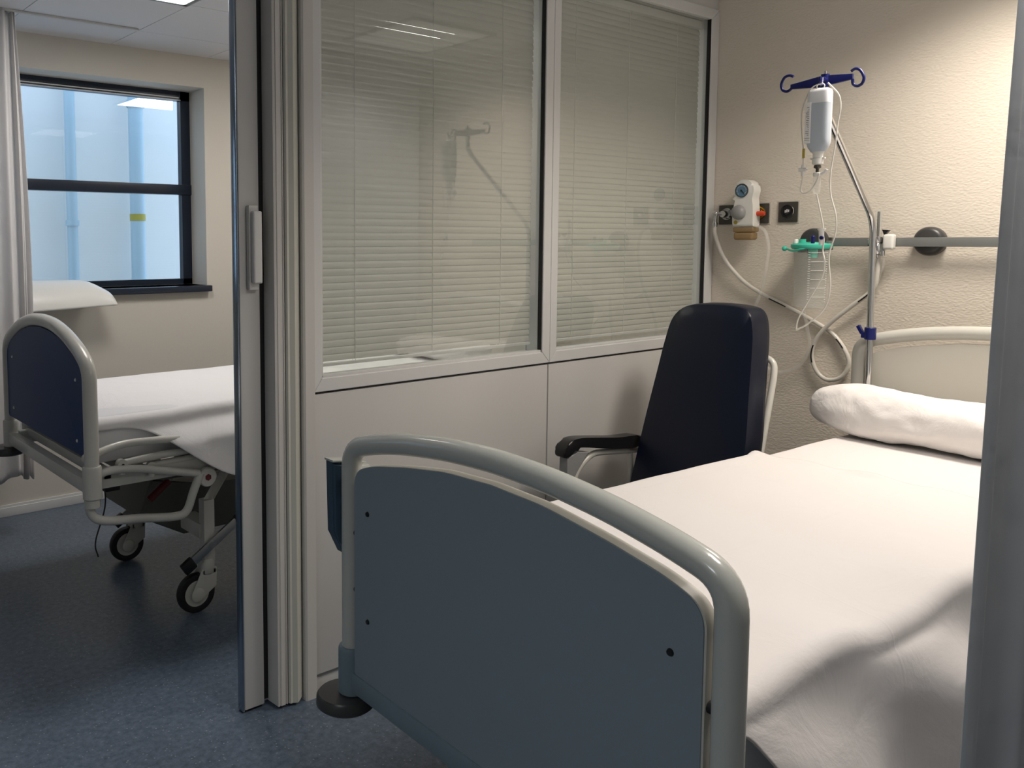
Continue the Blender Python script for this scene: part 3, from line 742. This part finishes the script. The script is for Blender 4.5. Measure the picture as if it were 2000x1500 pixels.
def sc87(m_):
    bmesh.ops.scale(m_.bm, vec=(.87, .87, .87), verts=m_.bm.verts[:]); return m_
bt_o = (2.985, 1.402, 2.003)
bot = empty('infusion_bottle', bt_o); bot.scale = (.87, .87, .87); tag(bot, 'translucent infusion bottle hanging from the centre of the blue hook bar', 'infusion bottle')
def rrect(hw, hd, z, n=32, p=4):
    out = []
    for k in range(n):
        a = 2*PI*k/n; c_, d_ = math.cos(a), math.sin(a)
        out.append((hd*(abs(d_)**(2/p))*(1 if d_ > 0 else -1), hw*(abs(c_)**(2/p))*(1 if c_ > 0 else -1), z))
    return out
def loft(m, rings):
    vs = [[m.bm.verts.new(p) for p in r_] for r_ in rings]
    for A, B in zip(vs, vs[1:]):
        for k in range(len(A)): m.bm.faces.new((A[k], A[(k+1) % len(A)], B[(k+1) % len(A)], B[k]))
    m.bm.faces.new(vs[0][::-1]); m.bm.faces.new(vs[-1])
m = MB(); loft(m, [rrect(.030, .015, 0), rrect(.038, .022, -.004), rrect(.041, .026, -.014), rrect(.041, .027, -.055)]); m.build('bottle_top', M['milky'], bot)
m = MB(); loft(m, [rrect(.041, .027, -.055), rrect(.0405, .027, -.12), rrect(.0405, .027, -.19), rrect(.040, .026, -.205), rrect(.036, .023, -.222, p=3), rrect(.026, .018, -.238, p=2.4)]); m.build('bottle_fluid', M['fluid'], bot)
m = MB(); loft(m, [rrect(.0262, .0185, -.234, p=2.4), rrect(.019, .016, -.245, p=2), rrect(.0175, .0165, -.262, p=2)]); m.box(-.006, .006, -.028, .028, -.266, -.260, .002); m.lathe([(.0195, -.263), (.0195, -.284), (.015, -.287)], (0, 0, 0)); m.build('bottle_neck', M['white_pl'], bot)
MB().box(-.0285, -.022, .020, .0415, -.205, -.050, .001).build('bottle_label', M['paper'], bot)
lt = MB()
for k in range(16): lt.box(-.0290, -.0284, .0255, .0265+.010*random.random()+.002, -.070-k*.007, -.0685-k*.007)
lt.box(-.0290, -.0284, .021, .041, -.187, -.1855).box(-.0290, -.0284, .021, .041, -.194, -.193)
lt.build('label_print', M['darkgrey'], bot)
MB().tube([(p.x, p.y, p.z) for p in spline([(0, .010, -.003), (0, .014, .012), (0, 0, .022), (0, -.014, .012), (0, -.010, -.003)], 6)], .0022, 8).build('hanger_loop', M['white_pl'], bot)

dr = empty('drip_set', (2.985, 1.402, 1.752)); tag(dr, 'clear drip chamber and thin looping tubing below the infusion bottle', 'tubing')
sc87(MB().lathe([(.011, 0), (.013, -.004), (.013, -.010), (.006, -.014), (.006, -.030)], (0, 0, 0))).build('spike', M['plate'], dr)
sc87(MB().lathe([(.0125, -.036), (.0135, -.040), (.0135, -.100), (.011, -.108), (.004, -.112)], (0, 0, 0))).build('drip_chamber', M['clear'], dr)
sc87(MB().lathe([(.010, -.028), (.0145, -.030), (.0145, -.040), (.012, -.043)], (0, 0, 0)).tube([(0, -.01, -.036), (0, -.030, -.028), (0, -.035, -.018)], [.007, .007, .006], 10)).build('vent_cap', M['white_pl'], dr)
def hosepart(name, pts, r, m_, par, n=8, seg=8):
    return MB().tube(loc(par, spline(pts, n)), r, seg).build(name, m_, par)
hosepart('tube', yz(2.9789, [(1.3933, 2.0201), (1.4307, 2.0053), (1.4568, 1.9410), (1.4560, 1.8644), (1.4490, 1.8114), (1.4473, 1.7740), (1.4464, 1.7522)]), .0022, M['tube_white'], dr)
hosepart('tube', yz(2.9763, [(1.4447, 1.7174), (1.4481, 1.6913), (1.4499, 1.6696), (1.4394, 1.6600), (1.4177, 1.6687), (1.3968, 1.7027), (1.3916, 1.7235)]), .0026, M['tube_white'], dr)
sc87(MB().cyl((-.008, .051, .066), (-.008, .051, .030), .0045)).build('filter', M['yellow'], dr)
sc87(MB().cyl((-.008, .051, .005), (-.008, .051, -.040), .0065).box(-.016, .0, .036, .066, -.022, -.012, .002).cyl((-.008, .036, -.012), (-.008, .066, -.012), .006)).build('three_way_tap', M['white_pl'], dr)
hosepart('tube', [(2.9850, 1.4020, 1.6566), (2.9850, 1.3859, 1.5938), (2.9850, 1.3764, 1.5497), (2.9850, 1.3742, 1.5204), (2.9850, 1.3714, 1.5000), (2.9850, 1.3734, 1.4657), (2.9790, 1.3636, 1.4323), (2.9790, 1.3685, 1.3809), (2.9790, 1.4044, 1.3100), (2.9790, 1.4411, 1.2382), (2.9790, 1.4485, 1.1982), (2.9790, 1.4419, 1.1982), (2.9790, 1.4093, 1.2194), (2.9790, 1.3571, 1.2749), (2.9790, 1.3424, 1.3475), (2.9790, 1.3498, 1.4494), (2.9850, 1.3351, 1.5253), (2.9850, 1.3367, 1.5845), (2.9850, 1.3557, 1.6542), (2.9850, 1.3583, 1.7239), (2.9850, 1.3475, 1.8156), (2.9850, 1.3424, 1.8839), (2.9850, 1.3359, 1.9335), (2.9850, 1.3437, 1.9759), (2.9850, 1.3788, 2.0189)], .0026, M['tube_white'], dr)
MB().lathe([(.006, -.006), (.0075, .012), (.0085, .040), (.013, .046), (.013, .050)], (0, 1.69*0.81669-1.402, 1.5+(1.49-1.5)*0.81669-1.752), 'z', 18).build('roller_clamp', M['white_pl'], dr)
MB().cyl((-.010, 1.69*0.81669-1.406, 1.5+.012*0.81669-1.752), (.002, 1.69*0.81669-1.406, 1.5+.012*0.81669-1.752), .006).build('roller', M['royal'], dr)

# ------------------------------------------------------------------ wall equipment
rail = empty('equipment_rail', (XW, 1.35, 1.494)); tag(rail, 'grey horizontal equipment rail on round mounts along the textured wall', 'wall rail')
MB().box(3.786-XW, 3.796-XW, .75-1.35, 1.712-1.35, -.018, .018, .002).build('rail_bar', M['rail_grey'], rail)
for y in (1.797, 1.354):
    MB().lathe([(.054, 0), (.056, -.003), (.056, -.030), (.050, -.040), (.040, -.045)], (0, y-1.35 if y < 1.7 else y-1.35, .003), 'x', 40).build('round_mount', M['darkgrey'], rail)
MB().box(3.782-XW, 3.80-XW, 1.707-1.35, 1.720-1.35, -.034, .020, .002).build('end_bracket', M['plate'], rail)

# outlets
def outlet(y, z, label, body, kind):
    t = empty('wall_outlet', (XW, y, z)); tag(t, label, 'wall outlet', 'medical gas outlets in a row on the textured wall')
    MB().box(-.002, 0, -.048, .048, -.050, .050).build('plate_surround', M['panel_edge'], t)
    MB().box(-.009, -.001, -.043, .043, -.045, .045, .004).build('plate', M['plate'], t)
    MB().lathe([(.001, -.016), (.014, -.016), (.017, -.011), (.026, -.012), (.028, -.014), (.029, -.008)], (0, 0, .003), 'x', 32).build('socket', body, t)
    if kind == 'ring':
        MB().lathe([(.0265, -.013), (.028, -.0165), (.0295, -.013)], (0, 0, .003), 'x', 32, cap=False).build('socket_ring', M['chrome'], t)
        MB().box(-.0175, -.0155, -.002, .002, -.002, .012).box(-.0175, -.0155, -.009, -.006, .0, .010).box(-.0175, -.0155, .006, .009, -.003, .008).build('socket_mark', M['paper'], t)
        MB().box(-.0105, -.009, -.022, .022, -.036, -.031).build('slot', M['gap'], t)
    return t
outlet(2.205, 1.622, 'dark gas outlet plate nearest the window frame, with white hose plugged in', M['chrome'], '')
outlet(2.05, 1.624, 'dark gas outlet plate half hidden behind the white suction regulator', M['brass'], '')
outlet(1.921, 1.627, 'dark square gas outlet with black round socket, nothing plugged in', M['black_pl'], 'ring')

# elbow + white hose
hz = empty('oxygen_hose', (3.80, 2.23, 1.60)); tag(hz, 'white rubber hose with black marks looping down and across the wall behind the chair', 'hose')
MB().tube(loc(hz, [(3.83, 2.205, 1.625), (3.79, 2.205, 1.625)]), [.017, .015], 18).tube(loc(hz, fillet([(3.80, 2.205, 1.625), (3.785, 2.235, 1.627), (3.785, 2.237, 1.58)], .012)), .009, 12).lathe([(.011, 0), (.012, .004), (.012, .018), (.011, .022)], (3.785-3.80, .007, -.035), 'z', 16).ball((-.015, .006, .027), .012).build('elbow_connector', M['chrome'], hz)
hp = [(2.237, 1.575), (2.232, 1.525), (2.193, 1.418), (2.114, 1.325), (2.027, 1.265), (1.908, 1.211), (1.81, 1.164), (1.707, 1.105), (1.646, 1.032), (1.633, .975), (1.662, .922), (1.718, .905), (1.764, .938), (1.784, 1.003), (1.767, 1.072), (1.709, 1.149), (1.629, 1.223), (1.545, 1.297), (1.525, 1.36), (1.52, 1.45)]
xs_ = [3.785, 3.785, 3.80, 3.81, 3.82, 3.826, 3.826, 3.826, 3.82, 3.82, 3.82, 3.82, 3.82, 3.815, 3.81, 3.804, 3.80, 3.795, 3.785, 3.78]
path = spline([(x, a, b) for x, (a, b) in zip(xs_, hp)], 8)
MB().tube(loc(hz, path), .0092, 12).build('hose_tube', M['hose'], hz)
L_ = 0; acc = [0]
for a, b in zip(path, path[1:]): L_ += (b-a).length; acc.append(L_)
for i0, i1 in ((.255, .315), (.452, .49), (.66, .71), (.865, .915)):
    seg_ = [p_ for p_, a_ in zip(path, acc) if L_*i0 <= a_ <= L_*i1]
    MB().tube([tuple(p_-Vector(hz.location)+Vector((-.0075, -.001, -.003))) for p_ in seg_], .0032, 6).build('hose_mark', M['black_pl'], hz)

ct = empty('suction_hose', (3.77, 1.95, 1.4)); tag(ct, 'nearly clear suction tube hanging from the canister behind the chair', 'hose')
hosepart('clear_tube', [(3.76, 1.80, 1.21), (3.78, 1.79, 1.12), (3.80, 1.789, 1.037), (3.81, 1.832, .955), (3.81, 1.921, .915), (3.80, 2.00, .95), (3.79, 2.06, 1.05), (3.775, 2.03, 1.18), (3.765, 1.99, 1.28), (3.76, 1.968, 1.40), (3.76, 1.964, 1.475), (3.76, 1.985, 1.545), (3.765, 2.04, 1.575)], .0075, M['clear'], ct)

# suction regulator
rg = empty('suction_regulator', (XW, 2.08, 1.64)); tag(rg, 'white suction regulator with round pressure gauge and grey knob on the wall', 'regulator')
body = [(.035, -.078), (.050, -.078), (.053, -.055), (.052, 0), (.044, .035), (.041, .055), (.046, .075), (.050, .095), (.045, .118), (.030, .132), (.010, .138), (-.010, .136)]
pts = [(p.y, p.z) for p in spline([(0, a, b) for a, b in body], 4)]
bd = [(.049, -.076), (.051, -.03), (.046, .015), (.039, .050), (.046, .085), (.040, .112), (.020, .130), (0, .134), (-.020, .130), (-.040, .112), (-.046, .085), (-.040, .050), (-.044, .015), (-.046, -.03), (-.046, -.076)]
ol = [(p.y, p.z) for p in spline([(0, a, b) for a, b in bd], 4)]
MB().prism(ol, 'yz', -.095, -.035, .013).build('regulator_body', M['white_pl'], rg, ang=60)
MB().cyl((-.04, -.005, -.015), (-.004, -.005, -.015), .022).build('wall_plug', M['brass'], rg)
gz = (-.095, .008, .086)
MB().lathe([(.030, 0), (.031, -.004), (.028, -.006), (.0275, -.002)], gz, 'x', 36).build('gauge_rim', M['darkgrey'], rg)
MB().lathe([(.0005, -.0035), (.0275, -.0035), (.0275, -.001)], gz, 'x', 36).build('gauge_dial', M['dial'], rg)
tk = MB()
for k in range(17):
    a = R(-45+k*270/16); c_, d_ = math.cos(a), math.sin(a)
    tk.tube([(gz[0]-.004, gz[1]+.019*c_, gz[2]+.019*d_), (gz[0]-.004, gz[1]+.024*c_, gz[2]+.024*d_)], .0007, 5)
tk.build('gauge_ticks', M['paper'], rg)
MB().tube([(gz[0]-.0045, gz[1]+.004, gz[2]+.004), (gz[0]-.0045, gz[1]-.016, gz[2]-.018)], [.0022, .001], 6).ball((gz[0]-.0045, gz[1]+.001, gz[2]+.001), .003).build('needle', M['black_pl'], rg)
MB().lathe([(.030, .002), (.033, -.004), (.033, -.010), (.030, -.018), (.022, -.026), (.010, -.030), (.001, -.031)], (-.095, .018, -.012), 'x', 36).build('control_knob', M['grey_dome'], rg)
MB().lathe([(.011, -.035), (.0115, -.07), (.009, -.078), (.001, -.080)], (-.055, 0, -.018), 'y', 20).build('release_button', M['red'], rg)
MB().lathe([(.009, 0), (.009, -.0015), (.0005, -.0016)], (-.095, .034, -.056), 'x', 20).build('sticker', M['yellow'], rg)
MB().box(-.092, -.036, -.046, .049, -.100, -.078, .006).box(-.090, -.038, -.043, .047, -.136, -.100, .012, 3).build('moisture_trap', M['amber'], rg)

# canister
cn = empty('suction_canister', (3.742, 1.768, 1.215)); tag(cn, 'clear graduated suction canister with teal lid hooked on the rail end', 'canister')
MB().lathe([(.058, 0), (.062, .004), (.064, .10), (.067, .20), (.070, .262)], (0, 0, 0), 'z', 48, cap=False).lathe([(.001, .001), (.058, .0)], (0, 0, 0), 'z', 48, cap=False).build('canister_body', M['can'], cn)
MB().lathe([(.069, .250), (.076, .252), (.080, .258), (.080, .268), (.074, .274), (.070, .268), (.060, .268), (.056, .276), (.020, .280), (.001, .281)], (0, 0, 0), 'z', 48).cyl((-.02, .03, .27), (-.02, .03, .292), .014).cyl((-.03, -.02, .215), (-.03, -.02, .27), .018).build('lid', M['teal'], cn)
MB().tube([(p.x, p.y, p.z) for p in spline([(-.05, -.04, .266), (-.075, .0, .252), (-.062, .05, .243), (-.035, .085, .250), (-.03, .098, .252)], 6)], .0045, 8).ball((-.03, .100, .252), .011).build('cap_strap', M['teal'], cn)
MB().lathe([(.010, 0), (.010, .014), (.007, .018)], (-.03, .052, .274), 'z', 16).build('port_cap', M['white_pl'], cn)
MB().cyl((-.045, -.025, .270), (-.045, -.025, .300), .008).ball((-.045, -.025, .300), .009).build('blue_port', M['royal'], cn)
gr = MB()
for k in range(22):
    z = .03+k*.0098; rr = .0655+.006*z/.26
    for a0, ln in ((R(196), .12), (R(258), .12)):
        gr.tube([(rr*math.cos(a0+ln*q/3), rr*math.sin(a0+ln*q/3), z) for q in range(4)], .0011, 4)
for k in range(6):
    z = .05+k*.037; rr = .0655+.006*z/.26
    gr.tube([(rr*math.cos(R(205+55*q/7)), rr*math.sin(R(205+55*q/7)), z) for q in range(8)], .0009, 4)
gr.build('graduation_marks', M['paper'], cn)
MB().box(-.02, .03, .035, .05, .235, .262, .003).box(.010, .040, -.066, -.052, .245, .285, .003).build('holder', M['rail_grey'], cn)

# flowmeter on the rail
fm = empty('oxygen_flowmeter', (3.765, 1.52, 1.494)); tag(fm, 'small chrome oxygen flowmeter with clear upright tube clamped to the rail', 'flowmeter')
MB().lathe([(.012, .022), (.013, .026), (.013, .120), (.009, .128), (.004, .130)], (0, 0, 0), 'z', 20).build('flow_tube', M['can'], fm)
MB().lathe([(.005, .022), (.005, .122)], (0, 0, 0), 'z', 12).build('float_column', M['plate'], fm)
MB().lathe([(.012, -.05), (.016, -.045), (.016, -.01), (.013, -.005), (.017, 0), (.017, .02), (.012, .024)], (0, 0, 0), 'z', 20).cyl((-.005, .012, -.008), (-.005, .030, -.008), .010).ball((-.012, .020, .005), .013).cyl((0, -.02, -.03), (0, -.02, -.055), .009).box(-.008, .012, -.03, -.008, -.035, -.005, .003).cyl((0, 0, -.062), (0, 0, -.05), .008).build('valve_body', M['chrome'], fm)
MB().box(-.014, .020, -.062, -.022, -.030, .032, .010, 3).build('clamp_block', M['white_pl'], fm)
MB().prism([(-.030, .030), (-.046, .048), (-.018, .050), (-.026, .030)], 'yz', -.012, .006, .002).build('clamp_lever', M['black_pl'], fm)
MB().tube([(p.x, p.y, p.z) for p in spline([(0, -.02, -.055), (.01, -.022, -.08), (.02, -.012, -.115), (.03, .0, -.14), (.03, .01, -.18)], 6)], .005, 8).build('clear_tube', M['clear'], fm)

# ------------------------------------------------------------------ curtains
def curtain(name, label, pl, m, z0, z1, waves, amp, edge, group=None, hem=None, seed=0):
    """pl: list of plan points; folds run along the path"""
    t = MB(); path = [Vector((*p, 0)) for p in pl]
    sp = spline(path, 16); n = len(sp)
    def fn(u, v):
        f_ = u*(n-1); i = min(int(f_), n-2); q = f_-i
        p_ = sp[i]*(1-q)+sp[i+1]*q; tg = (sp[i+1]-sp[i]).normalized(); nr = Vector((-tg.y, tg.x, 0))
        z = z1+(z0-z1)*v
        ph = u*waves*2*PI+seed+.7*nz(u*3, v*1.3, seed)
        a = amp*(.65+.5*nz(u*6, v*1.2, seed+5))*(.55+.45*v)
        d = a*math.sin(ph)+.35*a*math.sin(2.3*ph+1+v*1.5)
        e = edge(v)*u**6 if edge else 0
        if hem: z += hem(u)*v
        p2 = p_+nr*d+tg*e
        return (p2.x, p2.y, z)
    t.grid(220, 60, fn)
    return t
tc_ = empty('privacy_curtain', (1.0, 4.45, ZC)); tag(tc_, 'white hanging curtain beside the dark-framed window behind the blue bed end', 'curtain')
cm = curtain('c', '', [(.55, 4.47), (.85, 4.43), (1.20, 4.45), (1.275, 4.45)], None, .315, ZC-.012, 5.5, .045, lambda v: .045*math.sin(v*2.6)-.01, hem=lambda u: .02*math.sin(u*30))
o = cm.build('curtain_cloth', M['curtain'], tc_, ang=180, solid=.0015); o.data.transform(Matrix.Translation((-1.0, -4.45, -ZC)))
MB().box(-2.5, .9, -.012, .012, -.012, -.0005, .002).build('curtain_track', M['alu'], tc_)
tg_ = empty('bay_curtain', (1.6, .52, ZC)); tag(tg_, 'dark grey hanging curtain at the far side of the near bed', 'curtain')
cm = curtain('c', '', [(3.75, .30), (3.0, .36), (2.3, .43), (1.702, .50)], None, .12, ZC-.012, 12.0, .020, lambda v: -.040+.105*v*v+.04*math.sin(v*PI), seed=2)
o = cm.build('curtain_cloth', M['curtain_grey'], tg_, ang=180, solid=.0015); o.data.transform(Matrix.Translation((-1.6, -.52, -ZC)))
MB().box(-.8, 2.2, -.04, -.016, -.012, -.0005, .002).build('curtain_track', M['alu'], tg_)

# white curved panel under the window
sh = empty('wall_shelf', (1.6, YW, 1.2)); tag(sh, 'white curved drop-front panel fixed below the dark window sill', 'shelf')
m = MB()
def shf(u, v):
    # u along the wall, v from wall edge out and down
    xL, xR = 1.02, 1.785
    x = xL+(xR-xL)*u+.06*v*u
    y = 4.862-.14*math.sin(v*PI/2)-.03*v
    z = 1.292-.012*u-.175*v**1.6+.042*v*u
    cr = max(0, (u-.86)/.14); z -= .055*cr*cr*(1-v)
    return (x-1.6, y-YW, z-1.2)
m.grid(40, 24, shf); m.build('curved_panel', M['white_pl'], sh, solid=.012, ang=180)
MB().box(-.45, .12, -.10, -.0, -.06, -.02, .004).build('bracket', M['alu'], sh)
